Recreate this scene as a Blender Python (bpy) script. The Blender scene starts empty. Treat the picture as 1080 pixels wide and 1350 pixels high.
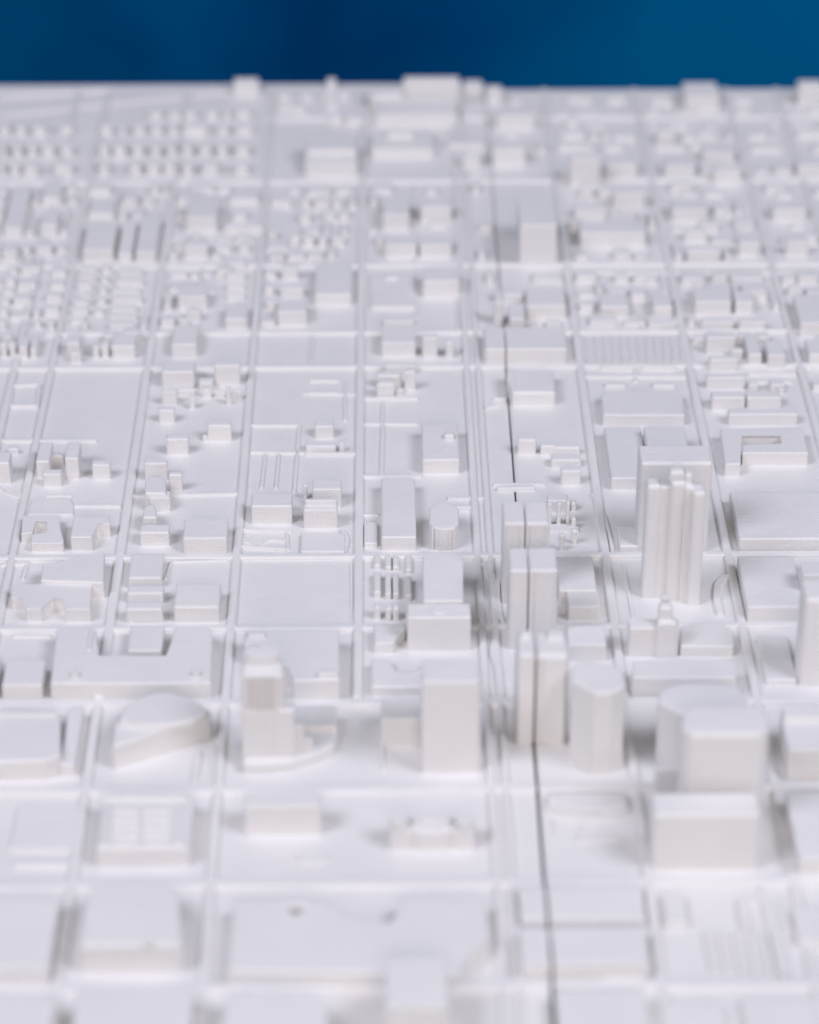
import bpy, bmesh, math, random
from mathutils import Vector, Euler
C = bpy.context.scene.collection
random.seed(11)

# ------------------------------------------------------------------ camera
W0, H0, FPX = 1080.0, 1350.0, 3825.0
PITCH = math.radians(30.3)
YAW = -math.atan(45 * math.cos(PITCH) / FPX)          # a touch to the right
DIST = 0.85
eul = Euler((math.pi / 2 - PITCH, 0, YAW), 'XYZ')
ROT = eul.to_matrix()
fwd = ROT @ Vector((0, 0, -1))
CAM = -fwd * DIST
cam_d = bpy.data.cameras.new('camera')
cam = bpy.data.objects.new('camera', cam_d)
C.objects.link(cam)
cam.location = CAM
cam.rotation_euler = eul
cam_d.sensor_fit = 'HORIZONTAL'
cam_d.sensor_width = 24
cam_d.lens = 85
cam_d.clip_start = 0.01
cam_d.clip_end = 50
cam_d.dof.use_dof = True
cam_d.dof.focus_distance = 0.842
cam_d.dof.aperture_fstop = 6.3
bpy.context.scene.camera = cam

# ------------------------------------------------------------------ light
w = bpy.data.worlds.new('World')
bpy.context.scene.world = w
w.use_nodes = True
bg = w.node_tree.nodes['Background']
bg.inputs[0].default_value = (0.93, 0.97, 1.0, 1)
bg.inputs[1].default_value = 0.125


def area(name, loc, target, size, power, col):
    d = bpy.data.lights.new(name, 'AREA')
    d.shape = 'RECTANGLE'
    d.size, d.size_y = size
    d.energy = power
    d.color = col
    o = bpy.data.objects.new(name, d)
    C.objects.link(o)
    o.location = loc
    o.rotation_euler = (Vector(target) - Vector(loc)).to_track_quat('-Z', 'Y').to_euler()
    return o


area('front_softbox', (0.05, -2.0, 0.95), (0, 0.05, 0), (0.9, 0.7), 12, (1.0, 0.87, 0.79))
area('left_softbox', (-1.15, -0.84, 1.66), (0, 0.18, 0), (0.9, 0.9), 23, (0.82, 0.835, 1.0))
area('right_softbox', (1.25, -0.84, 1.66), (0, 0.18, 0), (0.9, 0.9), 25, (0.82, 0.835, 1.0))
vs = bpy.context.scene.view_settings
vs.view_transform = 'Standard'
vs.look = 'None'
vs.gamma = 1
vs.use_curve_mapping = False
vs.exposure = 0


# ------------------------------------------------------------------ materials
def white_print(name, layer, base=(0.845, 0.825, 0.80)):
    m = bpy.data.materials.new(name)
    m.use_nodes = True
    nt = m.node_tree
    b = nt.nodes['Principled BSDF']
    b.inputs['Roughness'].default_value = 0.48
    b.inputs['Specular IOR Level'].default_value = 0.35
    tc = nt.nodes.new('ShaderNodeTexCoord')
    geo = nt.nodes.new('ShaderNodeNewGeometry')
    # faint tone variation of the plastic
    n = nt.nodes.new('ShaderNodeTexNoise')
    n.inputs['Scale'].default_value = 45
    n.inputs['Detail'].default_value = 5
    nt.links.new(geo.outputs['Position'], n.inputs['Vector'])
    r = nt.nodes.new('ShaderNodeValToRGB')
    r.color_ramp.elements[0].position = 0.3
    r.color_ramp.elements[0].color = (base[0] * .955, base[1] * .955, base[2] * .965, 1)
    r.color_ramp.elements[1].position = 0.7
    r.color_ramp.elements[1].color = (*base, 1)
    nt.links.new(n.outputs['Fac'], r.inputs[0])
    nt.links.new(r.outputs[0], b.inputs['Base Color'])
    # print layers (stacked in z) and raster strokes (diagonal on flat tops)
    sep = nt.nodes.new('ShaderNodeSeparateXYZ')
    nt.links.new(geo.outputs['Position'], sep.inputs[0])

    def sine(inp, freq):
        a = nt.nodes.new('ShaderNodeMath'); a.operation = 'MULTIPLY'; a.inputs[1].default_value = freq
        nt.links.new(inp, a.inputs[0])
        s = nt.nodes.new('ShaderNodeMath'); s.operation = 'SINE'
        nt.links.new(a.outputs[0], s.inputs[0])
        return s.outputs[0]
    lay = sine(sep.outputs['Z'], 2 * math.pi / layer)
    ad = nt.nodes.new('ShaderNodeMath'); ad.operation = 'ADD'
    nt.links.new(sep.outputs['X'], ad.inputs[0]); nt.links.new(sep.outputs['Y'], ad.inputs[1])
    dia = sine(ad.outputs[0], 2 * math.pi / 0.0011)
    n2 = nt.nodes.new('ShaderNodeTexNoise')
    n2.inputs['Scale'].default_value = 900
    n2.inputs['Detail'].default_value = 4
    nt.links.new(geo.outputs['Position'], n2.inputs['Vector'])
    n3 = nt.nodes.new('ShaderNodeTexNoise')
    n3.inputs['Scale'].default_value = 120
    n3.inputs['Detail'].default_value = 2
    nt.links.new(geo.outputs['Position'], n3.inputs['Vector'])

    def mix(a, b_, k):
        mu = nt.nodes.new('ShaderNodeMath'); mu.operation = 'MULTIPLY_ADD'
        mu.inputs[1].default_value = k
        nt.links.new(b_, mu.inputs[0]); nt.links.new(a, mu.inputs[2])
        return mu.outputs[0]
    s = mix(n2.outputs['Fac'], lay, 0.16)
    s = mix(s, dia, 0.06)
    s = mix(s, n3.outputs['Fac'], 1.3)
    bp = nt.nodes.new('ShaderNodeBump')
    bp.inputs['Strength'].default_value = 0.8
    bp.inputs['Distance'].default_value = 0.00021
    nt.links.new(s, bp.inputs['Height'])
    nt.links.new(bp.outputs[0], b.inputs['Normal'])
    return m


M_WHITE = white_print('white_printed_plastic', 0.0005)
M_ROAD = white_print('white_printed_road', 0.0005, (0.85, 0.83, 0.805))


SHIFT = 4.34  # noise offset chosen so the backdrop's painted shading runs darker left, brighter right
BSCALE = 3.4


def simple(name, c1, c2, scale, rough=0.8):
    m = bpy.data.materials.new(name)
    m.use_nodes = True
    nt = m.node_tree
    b = nt.nodes['Principled BSDF']
    b.inputs['Roughness'].default_value = rough
    b.inputs['Specular IOR Level'].default_value = 0.0
    g = nt.nodes.new('ShaderNodeNewGeometry')
    n = nt.nodes.new('ShaderNodeTexNoise')
    n.inputs['Scale'].default_value = scale
    n.inputs['Detail'].default_value = 4
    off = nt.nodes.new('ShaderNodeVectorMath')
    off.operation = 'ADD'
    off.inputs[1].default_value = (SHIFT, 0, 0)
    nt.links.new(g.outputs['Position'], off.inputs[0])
    r = nt.nodes.new('ShaderNodeValToRGB')
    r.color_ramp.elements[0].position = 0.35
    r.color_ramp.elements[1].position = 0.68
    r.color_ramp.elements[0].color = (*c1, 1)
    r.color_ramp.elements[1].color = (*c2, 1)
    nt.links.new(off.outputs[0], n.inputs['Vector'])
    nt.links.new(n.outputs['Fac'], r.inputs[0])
    nt.links.new(r.outputs[0], b.inputs['Base Color'])
    return m


M_BLUE = simple('blue_backdrop_cloth', (0.0001, 0.068, 0.235), (0.0001, 0.175, 0.43), BSCALE)  # mottled cloth tone; uneven light across the backdrop is painted into it too
M_TABLE = simple('dark_grey_table', (0.05, 0.05, 0.055), (0.07, 0.07, 0.075), 30)


# ------------------------------------------------------------------ photo measurements -> model coordinates
def ray(x, y):
    return ROT @ Vector(((x - W0 / 2) / FPX, -(y - H0 / 2) / FPX, -1))


def at_z(x, y, z=0.0):
    d = ray(x, y)
    t = (z - CAM.z) / d.z
    return CAM + d * t


def at_Y(x, y, Y):
    d = ray(x, y)
    t = (Y - CAM.y) / d.y
    return CAM + d * t


# seam between the two printed plates, on the ground
S0, S1 = at_z(680, 655), at_z(718, 1165)
SEAM_A = (S1.x - S0.x) / (S1.y - S0.y)


def seam_x(Y):
    return S0.x + SEAM_A * (Y - S0.y)


SEAM_X = seam_x(0.0)
GAP = 0.00062
Y_G0, Y_G1 = at_z(700, 1300).y, at_z(640, 115).y


def gap(Y):
    return 0.00075 + (0.00008 - 0.00075) * (Y - Y_G0) / (Y_G1 - Y_G0)

footprints = []        # (x0, x1, y0, y1) of what has been built


def prism_bm(pts, z0, z1, bevel=0.00035, segs=2, taper=0.0):
    bm = bmesh.new()
    pts = [Vector((p[0], p[1], 0)) for p in pts]
    area2 = sum(pts[i].x * pts[(i + 1) % len(pts)].y - pts[(i + 1) % len(pts)].x * pts[i].y for i in range(len(pts)))
    if area2 < 0:
        pts.reverse()
    cx = sum(p.x for p in pts) / len(pts); cy = sum(p.y for p in pts) / len(pts)
    lo = [bm.verts.new((p.x, p.y, z0)) for p in pts]
    k = 1 - taper
    hi = [bm.verts.new((cx + (p.x - cx) * k, cy + (p.y - cy) * k, z1)) for p in pts]
    n = len(pts)
    bm.faces.new(list(reversed(lo)))
    bm.faces.new(hi)
    for i in range(n):
        j = (i + 1) % n
        bm.faces.new((lo[i], lo[j], hi[j], hi[i]))
    sides = min((pts[i] - pts[(i + 1) % n]).length for i in range(n))
    bv = min(bevel * 1.55, sides * 0.3, (z1 - z0) * 0.4)
    if bv > 0.00003:
        es = [e for e in bm.edges if not (e.verts[0] in lo and e.verts[1] in lo)]
        bmesh.ops.bevel(bm, geom=es, offset=bv, segments=segs, profile=0.5, affect='EDGES', clamp_overlap=True)
    bmesh.ops.recalc_face_normals(bm, faces=bm.faces)
    return bm


def link(name, bm, mat, parent=None, origin=None):
    me = bpy.data.meshes.new(name)
    if origin is not None:
        bmesh.ops.translate(bm, verts=bm.verts, vec=-Vector(origin))
    bm.to_mesh(me)
    bm.free()
    me.materials.append(mat)
    o = bpy.data.objects.new(name, me)
    C.objects.link(o)
    if origin is not None:
        o.location = origin
    if parent is not None:
        o.parent = parent
        o.matrix_parent_inverse.identity()
        o.location = Vector(o.location) - Vector(parent.location)
    return o


def clip_poly(pts, side, k=1.0):
    """keep the part of the polygon left (-1) or right (+1) of the seam"""
    out = []
    f = lambda p: side * (p[0] - seam_x(p[1])) - k * gap(p[1]) / 2
    for i in range(len(pts)):
        a, b = pts[i], pts[(i + 1) % len(pts)]
        fa, fb = f(a), f(b)
        if fa >= 0:
            out.append(a)
        if (fa >= 0) != (fb >= 0):
            t = fa / (fa - fb)
            out.append((a[0] + (b[0] - a[0]) * t, a[1] + (b[1] - a[1]) * t))
    return out


# shape = dict(pts, z0, z1, name, bevel)
def box(xl, xr, yb, yf, y0, z=0.0, name='wing', bevel=0.00035, taper=0.0, fit=True):
    xm = (xl + xr) / 2
    base = at_z(xm, y0, z)
    Yf = base.y
    top = at_Y(xm, yf, Yf)
    h = max(top.z, z + 0.0003)
    x0 = at_Y(xl, yf, Yf).x
    x1 = at_Y(xr, yf, Yf).x
    Yb = at_z(xm, yb, h).y
    Yb = max(Yb, Yf + 0.0006)
    return dict(pts=[(x0, Yf), (x1, Yf), (x1, Yb), (x0, Yb)], z0=z - 0.0004, z1=h, name=name, bevel=bevel, taper=taper)


def poly(px, ref, z=0.0, name='wing', bevel=0.00035, taper=0.0):
    """px: roof outline in photo pixels; ref = (x, y of roof front edge, y of the foot below it)"""
    base = at_z(ref[0], ref[2], z)
    h = max(at_Y(ref[0], ref[1], base.y).z, z + 0.0003)
    pts = [at_z(x, y, h) for x, y in px]
    return dict(pts=[(p.x, p.y) for p in pts], z0=z - 0.0004, z1=h, name=name, bevel=bevel, taper=taper)


def ngon(cx, yb, yf, xr, ref0, z=0.0, n=20, name='drum', bevel=0.0003, taper=0.0):
    """round footprint: roof ellipse from yb to yf, half width xr px, foot of the front at ref0"""
    base = at_z(cx, ref0, z)
    h = max(at_Y(cx, yf, base.y).z, z + 0.0003)
    a = at_z(cx, yf, h); b = at_z(cx, yb, h)
    r = abs(at_z(cx + xr, (yb + yf) / 2, h).x - at_z(cx, (yb + yf) / 2, h).x)
    cy = (a.y + b.y) / 2; ry = (b.y - a.y) / 2
    pts = [(a.x + r * math.cos(2 * math.pi * i / n), cy + ry * math.sin(2 * math.pi * i / n)) for i in range(n)]
    return dict(pts=pts, z0=z - 0.0004, z1=h, name=name, bevel=bevel, taper=taper)


def on(shape, fn, *a, **k):
    """shape standing on the roof of another shape"""
    return fn(*a, z=shape['z1'], **k)


def build(name, label, cat, shapes, group=None):
    allp = [p for s in shapes for p in s['pts']]
    x0 = min(p[0] for p in allp); x1 = max(p[0] for p in allp)
    y0 = min(p[1] for p in allp); y1 = max(p[1] for p in allp)
    footprints.append((x0, x1, y0, y1))
    pieces = []
    for s in shapes:
        sx = [p[0] - seam_x(p[1]) for p in s['pts']]
        if min(sx) < -0.0012 and max(sx) > 0.0012:
            for side in (-1, 1):
                q = clip_poly(s['pts'], side, 0.4 if s['z1'] > 0.008 else 0.8)
                if len(q) > 2:
                    t = dict(s); t['pts'] = q; pieces.append(t)
        else:
            pieces.append(s)
    if len(pieces) == 1:
        s = pieces[0]
        org = ((x0 + x1) / 2, (y0 + y1) / 2, 0)
        r = link(name, prism_bm(s['pts'], s['z0'], s['z1'], s['bevel'], 3, s['taper']), M_WHITE, None, org)
    else:
        r = bpy.data.objects.new(name, None)
        r.empty_display_size = 0.005
        C.objects.link(r)
        r.location = ((x0 + x1) / 2, (y0 + y1) / 2, 0)
        for s in pieces:
            link(s['name'], prism_bm(s['pts'], s['z0'], s['z1'], s['bevel'], 3, s['taper']), M_WHITE, r, tuple(r.location))
    r['label'] = label
    r['category'] = cat
    if group:
        r['group'] = group
    return r


def structure(o, label=None):
    o['kind'] = 'structure'
    if label:
        o['label'] = label
    return o


# ------------------------------------------------------------------ backdrop, table, printed plates
def grid_backdrop():
    bm = bmesh.new()
    nx, nz = 160, 40
    vv = []
    for i in range(nx + 1):
        x = -1.6 + 3.2 * i / nx
        row = []
        for k in range(nz + 1):
            z = -1.6 + 3.0 * k / nz
            y = 1.55 + 0.035 * math.sin(x * 7.3 + 0.6 * z) + 0.02 * math.sin(x * 17 + 1.3) + 0.012 * math.sin(z * 5 + x * 3)
            row.append((bm.verts.new((x, y, z)), bm.verts.new((x, y + 0.004, z))))
        vv.append(row)
    for i in range(nx):
        for k in range(nz):
            for s in (0, 1):
                f = bm.faces.new((vv[i][k][s], vv[i + 1][k][s], vv[i + 1][k + 1][s], vv[i][k + 1][s]))
                f.smooth = True
    return bm


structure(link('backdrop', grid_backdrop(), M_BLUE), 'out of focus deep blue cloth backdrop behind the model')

Y_FAR_L = at_z(300, 110).y
Y_FAR_R = at_z(880, 116.5).y
Y_NEAR = at_z(540, 1520).y
X_L = at_z(-170, 110).x
X_R = at_z(1260, 110).x
TH = 0.009

structure(link('table', prism_bm([(X_L - .02, Y_NEAR - .06), (X_R + .02, Y_NEAR - .06), (X_R + .02, Y_FAR_R - .03), (X_L - .02, Y_FAR_R - .03)],
                                 -TH - 0.03, -TH - 0.0002, 0.002), M_TABLE), 'dark table top under the printed model')
structure(link('ground', prism_bm([(X_L, Y_NEAR), (seam_x(Y_NEAR) - gap(Y_NEAR) / 2, Y_NEAR), (seam_x(Y_FAR_L) - gap(Y_FAR_L) / 2, Y_FAR_L), (X_L, Y_FAR_L)],
                                  -TH, 0, 0.0006), M_WHITE), 'white printed ground plate left of the seam')
structure(link('ground', prism_bm([(seam_x(Y_NEAR) + gap(Y_NEAR) / 2, Y_NEAR), (X_R, Y_NEAR), (X_R, Y_FAR_R), (seam_x(Y_FAR_R) + gap(Y_FAR_R) / 2, Y_FAR_R)],
                                  -TH, 0, 0.0006), M_WHITE), 'white printed ground plate right of the seam')


# ------------------------------------------------------------------ streets: low raised ribs
VX, VY = 495.0, -1560.0
H_ROAD = 0.00105


def rib(pts, wid, h=H_ROAD, name='road', kind='structure', label=None, clip=None):
    """pts: ground points (world), rib of width wid along them"""
    n = len(pts)
    L, R = [], []
    for i, p in enumerate(pts):
        a = pts[max(i - 1, 0)]; b = pts[min(i + 1, n - 1)]
        d = Vector((b[0] - a[0], b[1] - a[1])).normalized()
        nn = Vector((-d.y, d.x)) * wid / 2
        L.append((p[0] + nn.x, p[1] + nn.y)); R.append((p[0] - nn.x, p[1] - nn.y))
    poly_ = L + R[::-1]
    o = []
    parts = [poly_]
    if clip:
        parts = [q for q in (clip_poly(poly_, -1), clip_poly(poly_, 1)) if len(q) > 2]
    for q in parts:
        r = link(name, prism_bm(q, -0.0003, h, 0.0004, 2), M_ROAD)
        r['kind'] = 'structure'
        o.append(r)
    return o


def g(x, y):
    p = at_z(x, y, 0)
    return (p.x, p.y)


VROADS = [(55, 550, .0022), (195, 485, .0026), (331, 500, .0024), (473, 730, .0026), (622, 600, .0021), (638, 600, .0017),
          (787, 650, .0026), (953, 700, .0026), (1048, 460, .0024), (-30, 700, .0024), (1180, 620, .0024)]
vx = []
for x, y, wd in VROADS:
    p = at_z(x, y)
    vx.append((p.x, wd))
    ynear = at_z(470, 924).y if x == 473 else Y_NEAR + .001
    rib([(p.x, ynear), (p.x, Y_FAR_R - 0.0015)], wd, H_ROAD + 0.00006)
hy = []
for y, xa, xb, wd in [(485, -200, 1300, .0026), (735, -200, 1300, .0026), (829, -200, 1300, .0026), (928, -200, 1300, .0032),
                      (1042, -200, 1300, .0036), (1166, -200, 1300, .0036), (1303, -200, 1300, .0032),
                      (440, 60, 1300, .0018), (351, -200, 1300, .0022), (240, -200, 1300, .0022), (157, 350, 1300, .0022)]:
    p = at_z(540, y)
    X0 = max(at_z(xa, y).x, X_L + .001); X1 = min(at_z(xb, y).x, X_R - .001)
    hy.append((p.y, wd))
    rib([(X0, p.y), (X1, p.y)], wd, H_ROAD, clip=True)

# smaller streets, drives and kerbs between the blocks (ground pixels of both ends, width in mm, height in mm)
PATHS = [
    ((0, 582), (128, 582), 1.6, .9), ((175, 655), (318, 652), 1.6, .9), ((60, 655), (95, 655), 1.0, .7), ((97, 668), (160, 668), 1.6, .8),
    ((330, 562), (395, 562), 1.4, .9), ((395, 562), (388, 650), 1.2, .8), ((330, 597), (470, 600), 1.4, .8), ((350, 600), (345, 645), 1.0, .8),
    ((368, 600), (364, 645), 1.0, .8), ((402, 600), (470, 600), 1.4, 1.0), ((470, 560), (552, 560), 1.2, .8), ((505, 560), (503, 626), 1.4, .8),
    ((476, 629), (556, 629), 1.8, .9), ((590, 658), (640, 658), 1.8, .9), ((600, 672), (622, 672), 1.6, 1.4), ((476, 680), (500, 680), 1.2, .7),
    ((412, 444), (410, 482), 1.4, .8), ((398, 520), (470, 521), .9, .6), ((456, 505), (455, 556), 1.2, .7), ((408, 503), (448, 503), 1.2, .9),
    ((407, 520), (447, 520), 1.4, 1.0), ((480, 527), (552, 527), 1.5, 1.0), ((505, 530), (504, 558), 1.0, .8),
    ((17, 510), (52, 508), 1.4, 1.0), ((14, 537), (50, 537), 1.6, 1.1), ((17, 510), (13, 537), 1.2, .9), ((52, 508), (49, 537), 1.2, .9),
    ((480, 357), (478, 432), 1.6, .9), ((548, 357), (550, 420), 1.2, .8), ((490, 408), (548, 408), 1.2, .7),
    ((650, 528), (668, 528), 1.4, 1.2), ((640, 540), (660, 534), 1.4, 1.0), ((650, 640), (720, 640), 1.4, .9), ((655, 647), (705, 645), 1.6, 1.3),
    ((797, 510), (825, 510), 2.4, 1.2), ((860, 510), (890, 510), 2.4, 1.2), ((770, 498), (905, 498), 1.4, 1.0), ((838, 488), (838, 505), 1.6, .8),
    ((790, 425), (895, 425), 1.6, .9), ((845, 415), (846, 440), 1.4, .9), ((985, 495), (1050, 495), 1.6, 1.2), ((998, 505), (1045, 505), 1.6, 1.0),
    ((780, 1290), (860, 1298), 1.6, .9), ((730, 1178), (840, 1160), 1.0, .6), ((315, 742), (311, 822), .9, .5), ((463, 742), (464, 822), .9, .5),
    ((0, 746), (40, 744), 1.4, .8), ((36, 746), (30, 765), 1.2, .8), ((227, 742), (302, 740), 1.0, .7), ((226, 742), (218, 766), 1.0, .7),
    ((320, 700), (385, 702), 1.2, .9), ((318, 722), (378, 726), 1.4, 1.0), ((378, 700), (380, 726), 1.0, .7),
    ((20, 1122), (100, 1122), 1.6, .9), ((18, 1142), (92, 1142), 2.0, 1.2), ((16, 840), (68, 840), 1.2, .7),
    ((720, 1245), (700, 1180), 1.0, .6), ((505, 1018), (505, 930), 1.2, .7), ((822, 745), (835, 815), 1.2, .6),
    ((1010, 845), (1024, 905), 1.2, .7), ((1002, 1170), (1012, 1230), 1.4, .8), ((262, 992), (256, 1034), 1.8, 1.0), ((283, 985), (279, 1034), 1.2, .8),
    ((770, 1085), (760, 1110), 1.0, .6), ((730, 1080), (732, 1105), 1.0, .6), ((760, 1112), (815, 1106), 1.0, .6),
    ((268, 350), (262, 438), 1.3, .8), ((352, 355), (345, 436), 1.3, .8), ((120, 355), (105, 480), 1.3, .8),
    ((398, 245), (395, 348), 1.3, .8), ((545, 245), (546, 348), 1.3, .8), ((600, 245), (604, 436), 1.3, .8), ((845, 245), (860, 345), 1.3, .8),
    ((760, 360), (905, 360), 1.4, .9), ((905, 362), (1045, 360), 1.4, .9), ((870, 360), (876, 385), 1.3, .8),
    ((10, 250), (-10, 345), 1.2, .8), ((100, 245), (85, 345), 1.2, .8), ((160, 245), (150, 345), 1.2, .8), ((0, 128), (150, 118), 2.4, .8), ((0, 152), (330, 118), 3.0, .7),
]
for (a, b, wd, h) in PATHS:
    rib([g(*a), g(*b)], wd * 0.001, h * 0.001 - 0.00012, name='path')


def curve_px(pts, wd, h=0.0010, name='path'):
    # smooth a few control pixels
    P = [g(*p) for p in pts]
    out = []
    n = len(P)
    for i in range(n - 1):
        p0 = P[max(i - 1, 0)]; p1 = P[i]; p2 = P[i + 1]; p3 = P[min(i + 2, n - 1)]
        for s in range(5):
            t = s / 5
            out.append(tuple(0.5 * ((2 * p1[k]) + (-p0[k] + p2[k]) * t + (2 * p0[k] - 5 * p1[k] + 4 * p2[k] - p3[k]) * t * t
                                    + (-p0[k] + 3 * p1[k] - 3 * p2[k] + p3[k]) * t ** 3) for k in (0, 1)))
    out.append(P[-1])
    rib(out, wd, h, name=name)


curve_px([(636, 745), (648, 760), (652, 800), (654, 840), (651, 862), (657, 885), (660, 920)], .0018)
curve_px([(660, 750), (656, 780), (660, 815), (668, 835)], .0012, .0009)
curve_px([(962, 762), (948, 770), (945, 790), (950, 812)], .0018)
curve_px([(780, 652), (795, 680), (803, 705), (808, 730)], .0010, .0008)
curve_px([(450, 700), (458, 712), (455, 728)], .0010, .0008)
curve_px([(0, 640), (14, 650), (30, 656)], .0014, .0008)
curve_px([(318, 712), (340, 718), (355, 712), (378, 714)], .0010, .0007)
curve_px([(722, 1068), (760, 1078), (800, 1080), (828, 1068)], .0022, .0013)
curve_px([(985, 1230), (978, 1195), (990, 1188), (1008, 1190), (1022, 1235), (1034, 1290)], .0022, .0012)
for k in range(5):
    x = 930 + k * 19
    rib([g(x, 1232), g(x + 12, 1288)], .0018, .0010, name='path')
rib([g(1030, 1185), g(1040, 1230)], .0016, .0008, name='path')
curve_px([(868, 1298), (930, 1302), (1000, 1294), (1050, 1300)], .0018, .0009)
# long ridges of the striped lot
for k in range(12):
    x = 774 + k * 11.2
    rib([g(x, 445), g(x + 3.4, 480)], .0011, .0009, name='path')
for (x0, x1) in ((792, 838), (846, 890)):
    rib([g(x0, 487), g(x1, 487)], .0012, .0016, name='path')

exec_marker = None
# ------------------------------------------------------------------ buildings, front to back and left to right
BLD, TWR, HSE = 'building', 'tower', 'house'

# -- bottom edge
build('warehouse', 'low broad flat roofed block cut by the bottom left corner of the photo', BLD, [box(-40, 62, 1318, 1400, 1430)])
s = box(88, 248, 1306, 1400, 1430)
build('warehouse', 'wide flat block on the bottom edge, second from the left corner', BLD, [s])
s = poly([(300, 1310), (340, 1305), (375, 1312), (405, 1312), (432, 1322), (430, 1400), (285, 1400)], (350, 1400, 1430))
build('warehouse', 'wavy edged flat block on the bottom edge, left of the narrow blurred slab tower', BLD, [s])
build('slab_tower', 'blurred narrow block rising in front of the long wavy roofed block at the bottom', TWR, [box(508, 591, 1262, 1328, 1392)])
s = box(740, 862, 1306, 1400, 1420)
build('warehouse', 'flat block on the bottom edge just right of the dark seam', BLD, [s])
build('low_building', 'low blurred flat block in the bottom right corner, left one', BLD, [box(884, 968, 1322, 1400, 1408), ])
build('low_building', 'low blurred flat block in the bottom right corner, right one', BLD, [box(990, 1090, 1316, 1400, 1408)])

# -- row just above the bottom
build('warehouse', 'wide flat block cut by the left edge, left of the round cornered block', BLD, [box(-60, 64, 1184, 1276, 1300)])
s = poly([(112, 1200), (118, 1172), (135, 1161), (190, 1160), (222, 1165), (236, 1180), (241, 1246), (104, 1246)], (170, 1246, 1284), bevel=.0006)
build('round_cornered_block', 'large flat block with rounded rear corners near the lower left', BLD, [s, on(s, ngon, 196, 1240, 1246, 6, 1248, name='roof_vent')])
s = poly([(308, 1188), (372, 1185), (383, 1209), (398, 1209), (402, 1190), (425, 1187), (446, 1202), (475, 1218), (520, 1220), (530, 1184),
          (640, 1184), (646, 1236), (612, 1262), (604, 1284), (300, 1280)], (350, 1280, 1304), bevel=.0005)
pts = [at_z(x, y, s['z1']) for x, y in [(374, 1186), (406, 1186), (406, 1195), (374, 1195)]]
br = dict(s, pts=[(p.x, p.y) for p in pts], z1=s['z1'] + .0003, name='parapet', bevel=.0003)
build('wavy_roofed_hall', 'long low hall with a notched and curving rear edge in front of the plaza', BLD, [s, br])
s = box(686, 852, 1168, 1212, 1226)
s2 = box(688, 856, 1222, 1272, 1294)
build('split_block', 'flat two step block crossed by the dark seam near the bottom', BLD, [s, s2])
build('small_block', 'small low box right of the seam block, behind the curved lanes', BLD, [box(878, 908, 1176, 1216, 1226, bevel=.0004)])
build('low_building', 'low slab cut by the right edge below the blurred lower right wing', BLD, [box(1052, 1120, 1196, 1240, 1250)])

# -- plaza row
s = box(12, 104, 1062, 1118, 1122)
build('low_slab', 'thin flat slab at the left edge beside the court roofed building', BLD, [s])
s = box(126, 250, 1050, 1118, 1143, bevel=.0005)
parts = [s]
build_court = parts
# rim and the rows of roof courts
parts.append(on(s, box, 130, 246, 1046, 1052, 1056, name='parapet'))
for r_ in range(5):
    for c_ in range(2):
        xx = 148 + c_ * 40
        yy = 1064 + r_ * 11
        parts.append(on(s, box, xx, xx + 35, yy, yy + 4.5, yy + 8, name='roof_court', bevel=.0002))
parts.append(on(s, box, 133, 142, 1058, 1112, 1115, name='parapet', bevel=.0003))
parts.append(on(s, box, 228, 240, 1058, 1112, 1115, name='parapet', bevel=.0003))
build('court_roofed_building', 'building with two columns of small courts on its roof at the lower left', BLD, parts)
build('long_block', 'plain wide box alone on the plaza left of the turreted hall', BLD, [box(322, 423, 1044, 1063, 1101)])
build('low_mound', 'very faint low round platform on the plaza below the plain wide box', 'platform', [ngon(412, 1118, 1138, 22, 1141, n=24, name='platform', bevel=.0003)])
mid = box(528, 611, 1076, 1094, 1119)
parts = [mid,
         ngon(526, 1068, 1086, 12, 1122, name='turret', bevel=.0008), ngon(613, 1068, 1086, 12, 1122, name='turret', bevel=.0008),
         box(514, 540, 1082, 1098, 1121), box(599, 626, 1082, 1098, 1121), box(550, 588, 1090, 1099, 1122, name='porch'),
         on(mid, box, 545, 594, 1076, 1080, 1085, name='parapet'), on(mid, box, 545, 556, 1082, 1086, 1090, name='parapet'), on(mid, box, 580, 592, 1082, 1086, 1090, name='parapet')]
build('turreted_hall', 'small old hall with a round turret at each end standing alone on the plaza', BLD, parts)
p_ = poly([(722, 1046), (826, 1044), (828, 1058), (800, 1068), (760, 1066), (722, 1056)], (770, 1066, 1074))
build('low_slab', 'thin slab with a curved front just right of the seam below the rounded top tower', BLD, [p_])
pod = box(862, 1004, 1044, 1074, 1148, bevel=.0006)
build('podium_block', 'big cube shaped block in front of the large rounded twin tower', BLD, [pod])
build('wing_block', 'blurred block cut by the right edge beside the cube shaped block', BLD, [box(1054, 1130, 1044, 1132, 1158)])

# -- rounded twin tower
rear = poly([(868, 912), (880, 904), (905, 900), (945, 900), (975, 905), (986, 918), (986, 940), (896, 940), (868, 924)], (885, 930, 1012), bevel=.0006)
front = poly([(899, 938), (910, 930), (1003, 928), (1013, 938), (1015, 960), (1004, 968), (910, 968), (898, 958)], (955, 968, 1110), bevel=.0010)
front['name'] = 'front_shaft'; rear['name'] = 'rear_shaft'
build('twin_tower', 'largest tower, a rounded front shaft joined to a rear shaft, lower right', TWR, [rear, front, box(864, 897, 1008, 1014, 1048, name='side_wing', bevel=.0005)])
s = box(1040, 1120, 938, 988, 1030)
build('stepped_block', 'blurred block with a stepped roof cut by the right edge beside the rounded twin tower', BLD, [s, on(s, box, 1034, 1120, 930, 946, 952, name='roof_step')])

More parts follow.
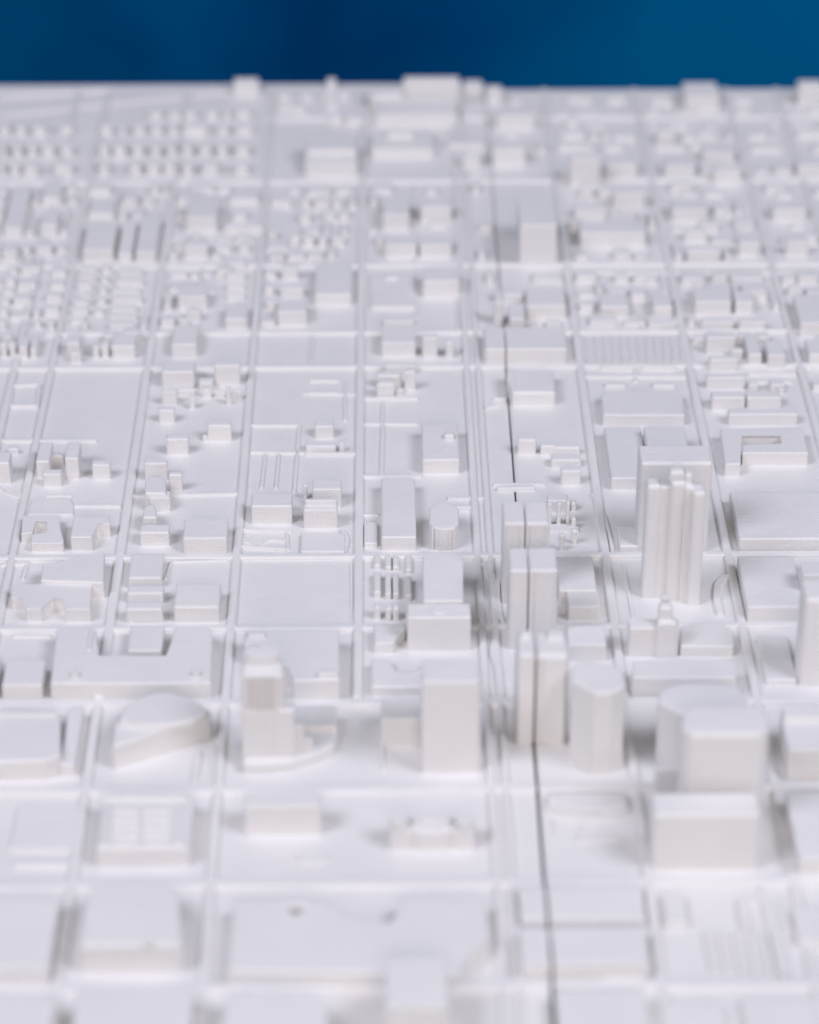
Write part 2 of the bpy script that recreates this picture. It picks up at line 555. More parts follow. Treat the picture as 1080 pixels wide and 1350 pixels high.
# -- central tall towers
build('slab_tower', 'tall plain rectangular tower standing alone left of the street by the seam', TWR, [box(556, 633, 868, 899, 1020, bevel=.0004)])
build('small_block', 'low shaded block tucked against the left side of the tall plain rectangular tower', BLD, [box(503, 560, 918, 948, 984)])
s = poly([(754, 880), (762, 872), (778, 869), (800, 875), (822, 880), (825, 904), (808, 913), (785, 914), (754, 896)], (795, 914, 1022), bevel=.0005)
build('round_topped_tower', 'tall tower with a rounded front just right of the seam', TWR, [s])
a = box(682, 751, 831, 864, 980, bevel=.0008, name='shaft')
build('split_tower', 'nearest tower cut down the middle by the dark seam', TWR,
      [a, box(685, 704, 864, 867, 982, bevel=.0008, name='rib'), box(717, 747, 864, 868, 982, bevel=.0012, name='rib'), on(a, box, 686, 702, 830, 838, 842, name='roof_step', bevel=.0006), on(a, box, 722, 744, 829, 840, 844, name='roof_step', bevel=.0006)])
build('low_building', 'low bright roofed block hidden behind the rounded tower right of the seam', BLD, [box(750, 800, 824, 850, 872)])
build('split_tower', 'middle one of the three towers cut by the seam', TWR,
      [box(672, 736, 721, 752, 856, bevel=.0005, name='shaft'), box(675, 695, 751, 754, 857, name='rib', bevel=.0007), box(706, 731, 752, 754, 857, name='rib', bevel=.0007)])
build('split_tower', 'farthest one of the three towers cut by the seam, where the dark gap ends', TWR,
      [box(664, 724, 660, 690, 796, bevel=.0005, name='shaft'), box(668, 684, 690, 692, 797, name='rib', bevel=.0007), box(700, 718, 690, 692, 797, name='rib', bevel=.0007)])
s = box(737, 792, 733, 796, 818)
build('low_building', 'shaded flat block right of the middle seam tower with a darkened roof', BLD, [box(737, 787, 733, 778, 797), box(749, 791, 779, 800, 818)])

# -- stepped tower on curved podium
pod = poly([(318, 985), (360, 966), (440, 950), (446, 962), (440, 980), (415, 994), (385, 1003), (350, 1007), (320, 1007)], (350, 1006, 1020), bevel=.0005)
pod['name'] = 'podium'
low = box(318, 388, 924, 937, 1013)
t1 = box(318, 374, 868, 889, 1011, bevel=.0006)
t1['name'] = 'shaft'
st1 = box(384, 400, 948, 958, 1004, name='step')
st2 = box(399, 412, 968, 975, 1000, name='step')
cr = on(t1, ngon, 345, 850, 866, 24, 880, name='crown', bevel=.0006)
rb = [box(323 + 9 * k, 327 + 9 * k, 890, 892, 1013.5, name='rib', bevel=.0003) for k in range(5)]
build('stepped_tower', 'tower stepping down to the right on a curved podium, left of centre', TWR, [pod, low, t1, st1, st2, cr] + rb)
build('dark_roofed_block', 'shaded block behind the curved podium of the stepped tower', BLD, [box(384, 444, 932, 958, 978)])
s = poly([(322, 830), (447, 829), (448, 896), (386, 897), (384, 880), (346, 872), (344, 849), (322, 849)], (417, 896, 924))
build('corner_block', 'flat roofed block with a cut corner behind the stepped tower', BLD, [s, on(s, box, 419, 445, 884, 888, 894, name='roof_box'), on(s, box, 326, 350, 832, 838, 842, name='roof_box')])
s = poly([(490, 869), (516, 869), (518, 886), (556, 887), (556, 905), (490, 905)], (520, 905, 918))
build('low_building', 'low L shaped block left of the tall plain tower, behind the low shaded block', BLD, [s, ngon(532, 872, 884, 20, 888, name='drum')])
s = poly([(493, 823), (534, 822), (535, 830), (522, 838), (519, 848), (494, 848)], (506, 848, 862))
build('small_block', 'small shaded block with a rounded notch in front of the four thin bars', BLD, [s])

# -- lower left
s = poly([(-30, 940), (10, 934), (70, 933), (80, 945), (80, 994), (60, 1002), (-30, 1004)], (30, 1003, 1030), bevel=.0005)
s2 = box(78, 99, 932, 1008, 1024)
build('curved_front_hall', 'flat hall with a curved front wall cut by the left edge', BLD, [s, s2, on(s, box, -20, 74, 938, 943, 945, name='roof_step')])
low = poly([(148, 984), (150, 952), (160, 938), (276, 934), (277, 942), (216, 963)], (210, 963, 994), bevel=.0006)
pts = [(156, 950), (162, 934), (178, 921), (202, 912), (222, 911), (232, 919), (246, 917), (262, 925), (275, 938), (255, 948), (225, 955), (200, 956), (175, 952)]
dm = poly(pts, (210, 955, 963), z=low['z1'] - .0004, name='dome', bevel=.0008)
build('domed_arena', 'arena with a lens shaped dome and slanting front wall, left of the stepped tower', BLD, [low, dm])
s = poly([(75, 828), (120, 826), (127, 832), (127, 866), (222, 866), (230, 827), (274, 826), (281, 834), (278, 900), (66, 901)], (170, 900, 922), bevel=.0004)
build('u_shaped_building', 'large U shaped building opening to the back, lower left', BLD, [
    s, on(s, ngon, 98, 883, 891, 6, 895, name='roof_dome', bevel=.0005), on(s, ngon, 258, 882, 890, 6, 894, name='roof_dome', bevel=.0005),
    on(s, box, 114, 120, 828, 856, 858, name='parapet', bevel=.0002)])
build('inner_block', 'flat block standing in the opening of the large U shaped building', BLD, [box(168, 213, 824, 858, 874)])
build('small_block', 'small flat block at the left edge beside the large U shaped building', BLD, [box(2, 55, 870, 903, 923)])
build('small_block', 'low block cut by the left edge behind the curved front hall', BLD, [box(-40, -6, 862, 903, 923)])

# -- middle left blocks
s = poly([(15, 770), (121, 768), (119, 803), (86, 803), (84, 790), (70, 788), (58, 797), (54, 803), (34, 803), (32, 789), (15, 787)], (100, 803, 820), bevel=.0002)
build('notched_block', 'wide flat block with a triangular notch in its front, left of the street', BLD, [s])
s = poly([(56, 743), (84, 741), (100, 731), (138, 729), (137, 768), (53, 765)], (100, 767, 788))
build('bent_roof_block', 'flat block with a bent rear edge just behind the triangular notched block', BLD, [s])
build('row_block', 'rearmost of three stacked blocks between the two left streets', BLD, [box(169, 213, 730, 762, 776)], 'three blocks in a column')
build('row_block', 'middle of three stacked blocks between the two left streets', BLD, [box(168, 215, 771, 782, 796)], 'three blocks in a column')
build('row_block', 'nearest of three stacked blocks between the two left streets', BLD, [box(166, 214, 793, 803, 822)], 'three blocks in a column')
build('flat_block', 'wide plain box right of the three stacked blocks', BLD, [box(229, 289, 769, 800, 821)])
s = poly([(30, 680), (78, 680), (79, 700), (84, 712), (83, 716), (41, 716), (42, 704), (63, 703), (63, 688), (46, 687), (43, 702), (28, 704)], (60, 716, 728), bevel=.00012)
build('courtyard_building', 'C shaped building around a bright courtyard near the left edge', BLD, [s])
s = poly([(97, 681), (144, 681), (145, 690), (128, 690), (121, 708), (93, 708)], (106, 708, 726), bevel=.0002)
build('l_shaped_building', 'L shaped building right of the C shaped courtyard building', BLD, [s, box(121, 128, 695, 700, 709, name='annex')])
build('low_slab', 'very low slab behind the C shaped courtyard building', BLD, [poly([(42, 657), (92, 655), (97, 664), (97, 678), (36, 678)], (60, 678, 681))])
build('square_block', 'square flat topped block beside the street, left of the open lot', BLD, [box(241, 299, 683, 709, 730)])
build('small_block', 'small block in front of the slender box, left street corner', BLD, [box(184, 223, 691, 702, 720)])
build('slender_box', 'slender small box between the chunky house and the corner block', HSE, [poly([(189, 670), (194, 665), (202, 665), (207, 671), (207, 682), (188, 682)], (198, 682, 702))])
s1 = poly([(191, 632), (197, 628), (214, 628), (219, 633), (219, 650), (191, 650)], (205, 650, 672)); s2 = box(196, 224, 647, 656, 675)
build('chunky_house', 'chunky two part house by the street with a stepped side', HSE, [s1, s2])
build('small_house', 'small box house directly behind the chunky two part house', HSE, [box(190, 220, 604, 611, 634)])
build('small_house', 'tiny house right of the chunky two part house', HSE, [box(222, 240, 621, 626, 648)])
build('small_house', 'box house alone in the lot above the chunky two part house', HSE, [box(219, 248, 572, 579, 600)])
s = box(273, 305, 554, 561, 582)
build('small_house', 'small house standing alone at the rear right of the open lot', HSE, [s, box(267, 274, 572, 575, 582, name='annex')])
build('small_house', 'narrow long house at the left end of the four houses in the big lot', HSE, [box(47, 65, 583, 608, 630), ])
build('small_house', 'narrow long house in the middle of the big left lot', HSE, [box(85, 103, 582, 604, 632), box(66, 84, 598, 601, 614, name='annex')])
build('small_house', 'short box house in front of the left narrow long house', HSE, [box(56, 80, 618, 625, 642)])
build('small_house', 'box house at the right end of the big left lot', HSE, [box(121, 145, 606, 613, 632)])
build('small_house', 'narrow house cut by the left edge beside the big left lot', HSE, [box(-12, 12, 595, 610, 638)])
build('small_house', 'tiny low house in the corner of the lot at the left edge', HSE, [box(10, 24, 588, 592, 600)])

# -- centre
s = box(331, 385, 650, 667, 691)
build('flat_block', 'wide cube left of the pair of small stepped blocks', BLD, [s])
s = box(400, 445, 660, 672, 697)
build('stepped_house', 'small stepped block in front, of the pair beside the centre street', BLD, [s, on(s, box, 402, 444, 657, 660, 666, name='roof_step')])
build('stepped_house', 'small block at the rear of the pair beside the centre street', BLD, [box(412, 450, 632, 645, 670), box(400, 405, 637, 640, 658, name='annex')])
build('low_slab', 'low slab in front of the pair of small stepped blocks', BLD, [box(396, 455, 702, 727, 732)])
build('small_house', 'small square house at the rear of the walled lot, centre left', HSE, [box(415, 440, 554, 562, 578), box(403, 443, 581, 588, 597, name='terrace'), box(447, 454, 580, 584, 597, name='annex')])
build('long_tower', 'tall slab with a long flat roof left of the cylinder tower', TWR, [box(503, 549, 630, 708, 726)])
build('cylinder_tower', 'short round tower with a ribbed wall near the centre', TWR, [poly([(566, 670), (574, 663), (584, 661), (596, 663), (605, 670), (605, 688), (600, 695), (586, 698), (572, 695), (566, 688)], (585, 698, 727), bevel=.0004)]
      + [box(569 + 5.6 * k, 572 + 5.6 * k, 694 + (1.5 if 1 < k < 5 else 0), 696.5 + (1.5 if 1 < k < 5 else 0), 725 + (1.5 if 1 < k < 5 else 0), name='rib', bevel=.0002) for k in range(6)])
s = box(557, 606, 558, 606, 625)
build('flat_block', 'deep flat block with one small cube on its roof, behind the cylinder tower', BLD, [s, on(s, box, 586, 599, 569, 574, 580, name='roof_box')])
s = poly([(557, 732), (561, 729), (600, 728), (611, 734), (611, 792), (558, 792)], (585, 792, 838))
build('deep_block', 'tall deep flat roofed tower right of the four thin bars', TWR, [s])
s = box(537, 621, 795, 814, 858)
build('wide_tower', 'wide tower with a faint roof ring, in front of the tall deep flat roofed tower', TWR, [s, on(s, ngon, 579, 796, 808, 9, 808.5, name='roof_ring', bevel=.0002)])
for i, (x0, x1, w1, w2, w3) in enumerate([(493, 502, 745, 780, 801), (508, 516, 747, 782, 803), (518, 526, 747, 782, 803), (535, 543, 751, 784, 803)]):
    lab = ['leftmost of four thin stepped bars beside the open lot', 'second from left of four thin stepped bars', 'third from left of four thin stepped bars', 'rightmost of four thin stepped bars, set apart'][i]
    build('thin_bar', lab, 'bar', [box(x0, x1, 731, w1, w1 + 6, name='rear_section'), box(x0, x1, w1 + 8, w2, w2 + 9, name='middle_section'), box(x0, x1, w2 + 14, w3, w3 + 16, name='front_section')], 'thin bars beside the open lot')
build('small_block', 'small flat roof box left of the rear of the long roofed slab', BLD, [box(480, 498, 688, 716, 722, bevel=.0003)])

# -- right of the seam
build('small_house', 'tiny house right of the dark seam, left one', HSE, [box(683, 707, 574, 580, 599)])
build('small_house', 'tiny house right of the dark seam, one to the right of its twin', HSE, [box(713, 733, 584, 588, 600)])
a = box(722, 765, 585, 590, 600); b = box(727, 766, 598, 606, 617); c_ = box(740, 766, 614, 621, 640)
build('stepped_house', 'three step small block against the street right of the seam', BLD, [a, b, c_])
parts = [box(722, 750, 651, 660, 676, name='nave'), box(722, 728, 660, 664, 694, name='pier'), box(735, 740, 660, 664, 694, name='pier'), box(747, 752, 658, 662, 692, name='pier'),
         box(753, 760, 658, 663, 674, name='pier'), box(754, 760, 680, 684, 698, name='pier'), box(754, 761, 696, 700, 718, name='pier'), box(738, 745, 702, 706, 727, name='pier'), box(724, 764, 690, 700, 703, name='terrace')]
build('arched_church', 'little church like building of thin piers right of the farthest seam tower', 'church', parts)
build('back_tower', 'wide slab tower standing behind the fluted spired tower', TWR, [box(845, 940, 586, 610, 728, bevel=.0006)])
parts = [box(856, 930, 636, 646, 788, name='core', bevel=.0005), box(853, 873, 628, 641, 789, name='left_shaft', bevel=.0007), box(871, 886, 630, 641.5, 788.5, name='fluting', bevel=.0005), box(885, 906, 624, 636, 792, name='centre_shaft', bevel=.0011),
         box(903, 918, 630, 642, 793, name='fluting', bevel=.0008), box(914, 932, 636, 650, 799, name='right_shaft', bevel=.0008)]
cs = parts[3]
parts += [on(cs, box, 883, 904, 614, 622, 634, name='crown', bevel=.0009), on(cs, ngon, 894, 610, 615, 6, 624, name='spire', bevel=.0006), on(parts[4], box, 903, 914, 619, 626, 638, name='crown', bevel=.0007)]
build('spired_tower', 'tall fluted tower with a small knob on top, the sharpest tower on the right', TWR, parts)
build('low_slab', 'low slab at the left foot of the wide slab tower', BLD, [box(817, 844, 692, 720, 728)])
s = box(830, 896, 815, 828, 866)
tr = box(867, 893, 812, 822, 868, name='turret_base')
build('turret_block', 'block with a narrow central turret in front of the fluted spired tower', BLD, [s, tr, on(tr, box, 869, 888, 792, 801, 818, name='turret', bevel=.0008), on(tr, ngon, 878, 785, 790, 6, 803, name='spire', bevel=.0007)])
build('flat_block', 'square block with a soft lit roof right of the narrow central turret block', BLD, [poly([(897, 826), (930, 821), (955, 824), (968, 832), (968, 852), (897, 852)], (930, 852, 866))])
build('long_block', 'long flat block directly in front of the narrow central turret block', BLD, [poly([(835, 871), (895, 870), (900, 866), (908, 870), (970, 871), (971, 893), (833, 893)], (900, 893, 920))])
build('deep_block', 'deep flat roofed block left of the wide slab tower', BLD, [box(806, 856, 562, 630, 646)])
build('flat_block', 'flat block mostly hidden behind the wide slab tower', BLD, [box(857, 912, 561, 612, 640)])
s = poly([(950, 565), (1058, 562), (1066, 597), (979, 597), (979, 586), (1033, 586), (1031, 574), (976, 574), (977, 611), (956, 612)], (1020, 597, 614), bevel=.0003)
build('courtyard_building', 'flat building around a bright inner court at the right edge', BLD, [s])
build('large_warehouse', 'largest smooth flat roof at the right edge', BLD, [box(975, 1130, 648, 710, 728)])
build('flat_block', 'flat block in front of the largest smooth flat roof at the right', BLD, [box(986, 1062, 733, 800, 820)])
s = box(1062, 1130, 762, 790, 905, bevel=.0008)
build('edge_tower', 'tower cut by the right edge in front of the flat block', TWR, [s, box(1054, 1130, 832, 842, 900, name='side_wing', bevel=.0006)])
build('edge_block', 'block with a raised roof cut by the right edge behind the edge tower', BLD, [box(1059, 1130, 741, 758, 800)])
build('low_building', 'low dim roof left of the tower cut by the right edge', BLD, [box(1010, 1052, 838, 896, 903)])
build('rounded_hall', 'wide flat hall with rounded corners in front of the striped lot', BLD, [poly([(793, 520), (798, 515), (895, 514), (900, 520), (903, 547), (795, 547)], (850, 547, 562))])
build('flat_block', 'small flat block behind the two stacked bars at the right', BLD, [box(932, 983, 492, 498, 513)])
build('flat_block', 'rear of two long bars above the building with the bright inner court', BLD, [box(939, 983, 515, 524, 541), box(985, 1031, 515, 524, 538)])
build('flat_block', 'front of two long bars above the building with the bright inner court', BLD, [box(961, 1052, 538, 546, 561)])
build('round_ended_block', 'flat block with a rounded left end touching the seam', BLD, [box(676, 733, 487, 517, 535, bevel=.0006), poly([(668, 492), (672, 486), (680, 486), (680, 516), (676, 516), (670, 504)], (678, 516, 535))])
build('split_block', 'wide flat block crossed by the seam behind the rounded end block', BLD, [box(640, 748, 431, 460, 479)])
build('flat_block', 'flat block behind the wide seam crossing block', BLD, [box(695, 746, 378, 403, 421)])
parts = [box(654, 690, 380, 388, 400), box(652, 664, 390, 398, 430), box(672, 692, 400, 420, 443), box(642, 652, 428, 434, 445, name='annex')]
build('jumbled_block', 'jumble of small volumes on the seam behind the wide seam crossing block', BLD, parts)

# -- upper centre
build('flat_block', 'flat block with a deep roof left of the centre street, upper middle', BLD, [box(415, 463, 348, 388, 403)])
build('flat_block', 'front of the column of small blocks, upper middle left', BLD, [box(366, 404, 394, 411, 429), ])
build('flat_block', 'middle of the column of small blocks, upper middle left', BLD, [box(370, 400, 374, 380, 393)])
build('flat_block', 'rear of the column of small blocks, upper middle left', BLD, [box(372, 393, 348, 353, 369)])
build('flat_block', 'cube between the warm kerb and the jumbled houses, centre', BLD, [box(503, 548, 429, 452, 470), box(505, 546, 419, 423, 430, name='terrace')])
build('low_slab', 'low slab with a bump on it right of the centre street', BLD, [box(489, 548, 360, 404, 409), box(508, 526, 361, 366, 374, name='bump')])
build('flat_block', 'bright fronted block right of the low slab with a bump', BLD, [box(558, 606, 352, 370, 392)])
build('small_house', 'tall small house right of the cube near the centre', HSE, [box(557, 577, 439, 445, 472)])
build('small_house', 'tiny narrow house beside the tall small house near the centre', HSE, [box(588, 598, 446, 451, 472)])
parts = [box(507, 548, 477, 482, 494), box(497, 530, 489, 495, 512), box(497, 520, 500, 506, 525), box(533, 548, 486, 490, 515), box(521, 532, 510, 514, 522, name='annex')]
build('jumbled_houses', 'tight cluster of stepped small volumes above the long roofed slab', HSE, parts)
build('tall_block', 'bright fronted tall block far back on the right of the seam', TWR, [box(686, 735, 258, 296, 352)])
build('flat_block', 'small cube in front of the cluster of left houses, beside the kerb', BLD, [box(226, 259, 428, 454, 471)])
build('flat_block', 'cube at the rear left corner of the open lot', BLD, [box(213, 256, 475, 490, 511)])
build('flat_block', 'cube at the rear right corner of the open lot', BLD, [box(282, 316, 475, 482, 508)])
build('small_house', 'small low house in front of the cube at the rear left corner of the lot', HSE, [box(213, 233, 511, 516, 534), box(233, 257, 510, 514, 522, name='annex'), box(249, 257, 520, 524, 540, name='annex')])
build('small_house', 'little box house at the left street edge of the open lot', HSE, [box(209, 230, 535, 541, 558)])
build('small_house', 'low rounded house between the two rear cubes of the open lot', HSE, [box(262, 281, 497, 504, 516), box(266, 279, 510, 514, 525, name='annex')])
build('small_house', 'thin upright house right of the low rounded house in the open lot', HSE, [box(298, 304, 508, 511, 534), box(283, 297, 516, 518, 524, name='annex'), box(305, 318, 512, 515, 528, name='annex')])
build('flat_block', 'L shaped block above the small cube beside the kerb, upper left', BLD, [box(235, 272, 376, 391, 408), box(246, 264, 405, 411, 425)])
for k, (yb, yf, y0) in enumerate([(341, 346, 356), (357, 362, 371), (372, 376, 384), (385, 389, 396)]):
    build('row_house', ['rearmost', 'second from the rear', 'third from the rear', 'nearest'][k] + ' of four small houses in a column, upper left of centre', HSE, [box(299, 323, yb, yf, y0)], 'column of four houses')
build('flat_block', 'block at the front end of the column of four small houses', BLD, [box(297, 325, 400, 420, 434)])

# -- right side, middle distance
for lab, a in [
    ('left front block behind the striped lot', (792, 829, 386, 404, 419)), ('right front block behind the striped lot', (862, 887, 386, 404, 420)),
    ('low block between the two front blocks behind the striped lot', (833, 852, 378, 389, 397)),
    ('wide block right of the striped lot, rear row', (917, 965, 380, 398, 416)), ('narrow block right of the wide block, rear row', (970, 994, 383, 398, 414)),
    ('low wide house in the second row right of the striped lot', (925, 968, 417, 424, 434)), ('low house with a shaded right side in the second row', (975, 1009, 418, 424, 438)),
    ('bright fronted house in the third row right of the striped lot', (932, 970, 438, 445, 467)), ('low house in the front row right of the striped lot', (936, 973, 468, 474, 489)),
    ('narrow deep house right of the bright fronted house', (987, 1005, 441, 467, 484)), ('second narrow deep house right of the bright fronted house', (1013, 1036, 448, 468, 486)),
    ('tall deep block cut by the right edge, upper right', (1056, 1120, 388, 426, 444)), ('cube cut by the right edge beside the narrow deep houses', (1067, 1120, 446, 467, 484)),
    ('cube on the far edge of the model, right side', (904, 949, 108, 126, 146)), ('cube on the far edge at the right corner', (1054, 1086, 105, 113, 140)),
    ('small tall house near the far right edge', (867, 890, 167, 172, 190)), ('tallest bright block in the far right rows', (753, 792, 201, 207, 247)),
    ('low block right of the tallest bright far block', (800, 840, 206, 217, 234)), ('chunky house in front of the low far block', (810, 850, 246, 254, 276)),
    ('wide low block in the far right rows', (877, 917, 208, 219, 234)), ('bright wide block far right, behind the stepped one', (927, 968, 190, 201, 216)),
    ('stepped bright block far right', (942, 977, 217, 224, 243)), ('wide cube far right of the seam tower', (887, 933, 262, 276, 294)),
    ('low bar right of the seam tower', (758, 800, 268, 277, 290)), ('small hut behind the wide cube far right', (885, 915, 238, 243, 254)),
    ('wide low cube near the right edge, far rows', (1020, 1063, 265, 276, 292)), ('hut behind the wide low cube near the right edge', (1010, 1038, 240, 246, 255)),
    ('block cut by the right edge in the far rows', (1052, 1100, 208, 218, 233)), ('long low hall right of the bright tall far block', (765, 852, 291, 307, 326)),
    ('low house in front of the wide cube far right', (903, 933, 300, 305, 319)), ('small house near the right edge in the far rows', (972, 992, 297, 301, 310)),
    ('cube house near the right edge in front of the small house', (975, 1002, 314, 320, 338)), ('second cube house near the right edge', (1037, 1067, 312, 319, 338)),
    ('house in front of the low house far right', (907, 950, 324, 330, 346)), ('far block right of the seam with a bright front', (650, 693, 186, 196, 218)),
    ('deep block with a dark right side in the far middle', (508, 550, 310, 323, 340)), ('deep block right of its twin in the far middle', (553, 595, 310, 323, 340)),
    ('cube house in the far middle, left of the pair', (505, 540, 258, 283, 304)), ('cube house in the far middle, right of the pair', (555, 595, 262, 273, 294)),
    ('wide deep hall in the far middle left', (402, 472, 186, 214, 233)), ('wide deep hall in the far middle right', (490, 572, 172, 196, 208)),
    ('low hall beside the seam in the far middle', (590, 640, 182, 190, 198)), ('small cube beside the seam in the far middle', (610, 634, 200, 205, 222)),
    ('cube on the far edge left of the centre', (308, 341, 102, 108, 126)), ('tiny knob house on the far edge left of the big far block', (431, 443, 102, 106, 118)),
    ('bright block in the far left rows', (245, 285, 258, 286, 306)), ('knob house right of the bright far left block', (307, 326, 276, 283, 292)),
    ('wide low block in front of the knob house, far left', (295, 346, 294, 299, 308)), ('low far block left of the seam on the far edge', (612, 636, 105, 112, 124)),
    ('narrow far house right of the seam on the far edge', (642, 662, 112, 118, 136)), ('low far hall right of the seam near the edge', (655, 705, 140, 152, 170)),
    ('small far hut left of the big far block', (455, 478, 150, 156, 165)), ('low far hut beside the wide deep hall', (435, 452, 150, 154, 162)),
]:
    m_ = box(*a)
    sh = [m_]
    if lab.startswith('wide deep hall in the far middle left'):
        sh.append(on(m_, box, 404, 470, 180, 197, 204, name='roof_step'))
    if lab.startswith('wide deep hall in the far middle right'):
        sh.append(on(m_, box, 510, 545, 172, 176, 182, name='roof_box'))
    build('far_building' if a[4] < 300 else 'flat_block', lab, BLD, sh)
s = box(495, 603, 128, 150, 165)
build('big_far_block', 'largest bright block on the far edge of the model', BLD, [s, box(532, 606, 100, 107, 140, name='raised_wing'), box(488, 531, 115, 124, 145, name='side_wing')])

# -- rows of tiny houses, far left
ORD = ['first', 'second', 'third', 'fourth', 'fifth', 'sixth', 'seventh', 'eighth', 'ninth', 'tenth', 'eleventh', 'twelfth', 'thirteenth', 'fourteenth',
       'fifteenth', 'sixteenth', 'seventeenth', 'eighteenth', 'nineteenth', 'twentieth']
rows = {
    'farthest': (145, 148, 157, [(197, 213), (223, 237), (246, 257), (272, 287), (294, 303), (312, 330)]),
    'second farthest': (163, 167, 178, [(0, 11), (21, 33), (43, 60), (79, 95), (133, 147), (157, 165), (177, 190), (200, 212), (223, 234), (243, 272), (288, 300), (311, 333)]),
    'third farthest': (187, 192, 206, [(0, 7), (17, 27), (37, 47), (55, 70), (80, 94), (131, 143), (149, 165), (175, 187), (200, 210), (221, 231), (241, 252), (264, 277), (287, 298), (311, 328)]),
    'fourth farthest': (212, 217, 231, [(-2, 4), (14, 24), (31, 48), (71, 94), (130, 143), (171, 185), (193, 210), (216, 230), (241, 253), (267, 287), (310, 327)]),
}
for rn, (yb, yf, y0, xs) in rows.items():
    for k, (x0, x1) in enumerate(xs):
        dy = random.uniform(-1.2, 1.2)
        x1 = max(x1, x0 + 6)
        build('tiny_house', '%s tiny house from the left in the %s row, upper left' % (ORD[k], rn), HSE,
              [box(x0, x1, yb + dy - random.uniform(-.5, 3), yf + dy, y0 + dy, bevel=.0003)], 'tiny houses in rows at the far left')


# -- long terraces at the far left, then columns of stacked row houses
for lab, a in [
    ('long deep terrace at the far left edge with a dark gap on its right', (4, 29, 244, 300, 312)),
    ('short terrace right of the dark gap at the far left', (54, 79, 240, 261, 272)), ('bright fronted terrace in front of the short terrace, far left', (53, 75, 276, 296, 312)),
    ('low terrace in front of the bright fronted one, far left', (47, 68, 318, 326, 338)), ('longest terrace of the far left quarter with a wide bright front', (109, 149, 292, 329, 346)), ('square terrace touching the rear of the longest terrace, far left', (116, 150, 262, 281, 288)),
    ('narrow terrace right of the longest terrace, far left', (155, 174, 290, 334, 345)), ('second narrow terrace right of the longest terrace, far left', (178, 205, 284, 332, 346)),
    ('terrace behind the longest terrace, far left', (118, 146, 240, 249, 258)), ('low bright terrace behind the block right of the left quarter', (250, 283, 240, 248, 254)),
    ('low terrace in front of the bright far left block', (243, 273, 315, 324, 341)), ('bright block left of the far left street corner', (2, 22, 320, 332, 345)),
]:
    build('terrace_block', lab, BLD, [box(*a)])


def vx_at(x, yref, y):
    return VX + (x - VX) * (y - VY) / (yref - VY)


for ci, (x0, x1, yref, ya, yb_, st) in enumerate([(2, 15, 395, 362, 430, 13.5), (20, 44, 395, 362, 425, 20), (62, 82, 395, 364, 432, 17), (100, 121, 395, 362, 436, 11.2), (127, 141, 395, 360, 428, 14), (148, 188, 395, 366, 436, 11.6)]):
    y = ya
    k = 0
    while y <= yb_:
        a_, b_ = vx_at(x0, yref, y), vx_at(x1, yref, y)
        a_ += random.uniform(-1.5, 2.5); b_ -= random.uniform(-1.5, 6 if ci == 5 else 2.5)
        wall = random.uniform(5.5, 9)
        build('row_house', '%s from the rear in the %s column of row houses, upper left' % (ORD[k], ORD[ci]), HSE,
              [box(a_, b_, y - wall - st * .42, y - wall, y, bevel=.0003)], 'row houses in columns, upper left')
        y += st + random.uniform(-.8, .8)
        k += 1
for k, (a_, b_, yb_, yf, y0) in enumerate([(0, 8, 447, 453, 471), (12, 20, 448, 454, 471), (24, 36, 444, 457, 473), (87, 105, 440, 452, 472), (122, 130, 452, 457, 473),
                                          (133, 143, 448, 455, 471), (147, 178, 440, 456, 473)]):
    build('row_house', '%s from the left of the tall narrow houses behind the big left lot' % ORD[k], HSE, [box(a_, b_, yb_, yf, y0, bevel=.0003)], 'tall narrow houses behind the big left lot')


# -- the remaining small houses of each block, street by street
def free(x0, x1, y0, y1, m=0.0004):
    for a in footprints:
        if x0 - m < a[1] and x1 + m > a[0] and y0 - m < a[3] and y1 + m > a[2]:
            return False
    for (x, wd) in vx:
        if x0 < x + wd / 2 + m and x1 > x - wd / 2 - m:
            return False
    for (y, wd) in hy:
        if y0 < y + wd / 2 + m and y1 > y - wd / 2 - m:
            return False
    for yy in (y0, y1):
        s_ = seam_x(yy)
        if x0 - m < s_ < x1 + m:
            return False
    return True


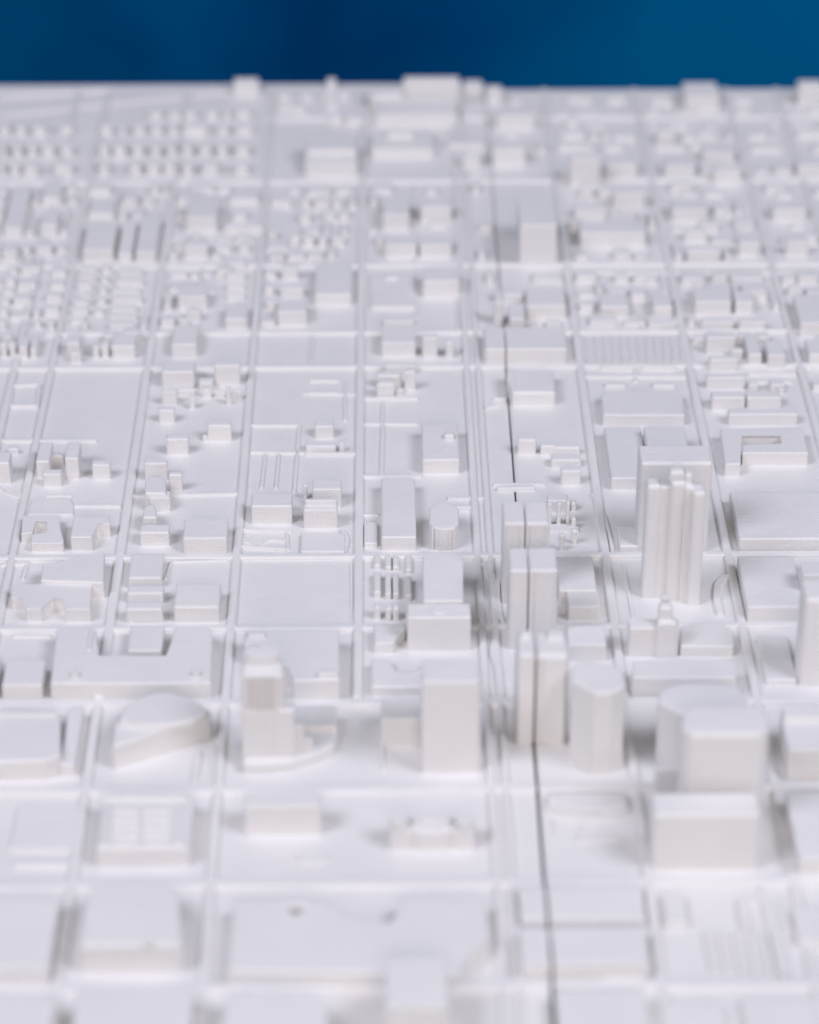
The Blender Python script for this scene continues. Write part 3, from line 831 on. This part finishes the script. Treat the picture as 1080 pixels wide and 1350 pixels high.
# district: (name, x range at y, list of rows (foot y), width range, roof depth px, wall px, fill probability)
DIST = [
    ('the plain right of the tiny rows', 226, 395, [256, 270, 318, 332, 345], (12, 26), (3, 8), (5, 10), .6),
    ('the far left quarter', -10, 235, [256, 272, 290, 312, 334, 346], (7, 14), (3, 9), (5, 10), .7),
    ('the upper left quarter', -10, 190, [362, 380, 400, 418, 434], (7, 14), (3, 7), (5, 10), .55),
    ('the edge of the big left lot', -10, 208, [455, 471, 478], (9, 24), (5, 12), (9, 16), .85),
    ('the upper middle quarter', 205, 365, [366, 386, 410, 431], (10, 24), (3, 8), (5, 10), .55),
    ('the quarter beside the far twin cubes', 395, 500, [258, 275, 292, 310, 326, 343], (10, 24), (4, 9), (6, 12), .75),
    ('the far middle edge', 345, 500, [132, 146, 166], (14, 26), (2, 5), (4, 8), .5),
    ('the strip beside the seam', 555, 645, [232, 256, 304, 345, 374], (12, 24), (3, 7), (5, 10), .6),
    ('the far right edge', 665, 1090, [136, 152, 168, 184, 200], (14, 34), (2, 5), (4, 8), .5),
    ('the far right quarter', 700, 1090, [232, 260, 284, 304, 324, 344], (14, 30), (4, 9), (5, 11), .6),
    ('the quarter behind the striped lot', 690, 1090, [374, 392, 410, 432], (14, 30), (3, 8), (6, 10), .6),
    ('the street lots', 905, 1090, [455, 475, 490, 515], (12, 26), (4, 8), (6, 12), .55),
]
total = 0
PLACE = ['first', 'second', 'third', 'fourth', 'fifth', 'sixth', 'seventh', 'eighth', 'ninth', 'tenth', 'eleventh', 'twelfth', 'thirteenth', 'fourteenth',
         'fifteenth', 'sixteenth', 'seventeenth', 'eighteenth', 'nineteenth', 'twentieth', 'twenty first', 'twenty second', 'twenty third']
for (dn, xa, xb, rws, wr, rr, hr, pr) in DIST:
    for ri, y0 in enumerate(rws):
        x = xa + random.uniform(0, 8)
        k = 0
        while x < xb and total < 240:
            wpx = random.uniform(*wr)
            if random.random() < pr:
                wall = random.uniform(*hr)
                roof = random.uniform(*rr)
                kind_ = random.random()
                if kind_ < .22:
                    wpx, roof = wr[1] * random.uniform(1.0, 1.5), rr[1] * random.uniform(1.0, 1.6)
                elif kind_ < .38:
                    wpx, roof = random.uniform(7, 10), rr[1] * random.uniform(1.3, 2.2)
                elif kind_ < .5:
                    wall *= .55
                dy = random.uniform(-2, 2)
                s = box(x, x + wpx, y0 + dy - wall - roof, y0 + dy - wall, y0 + dy, bevel=.0003)
                X0, X1 = s['pts'][0][0], s['pts'][1][0]
                Y0, Y1 = s['pts'][0][1], s['pts'][2][1]
                if s['z1'] < 0.0045 and free(X0, X1, Y0, Y1):
                    shapes = [s]
                    if random.random() < .25 and wpx > 13:
                        shapes = [s, box(x + wpx * .55, x + wpx, y0 + dy - wall * .6, y0 + dy - wall * .5 + .4, y0 + dy + 2.6, name='porch', bevel=.0002)]
                    build('small_house', '%s from left in %s row, %s' % (PLACE[k], ['rear', 'second', 'third', 'fourth', 'fifth', 'sixth'][ri], dn), HSE, shapes, 'small houses in ' + dn)
                    k += 1
                    total += 1
                    x += wpx + random.uniform(1.5, 8)
                    continue
            x += random.uniform(3, 9)
print('fill houses', total, 'footprints', len(footprints))
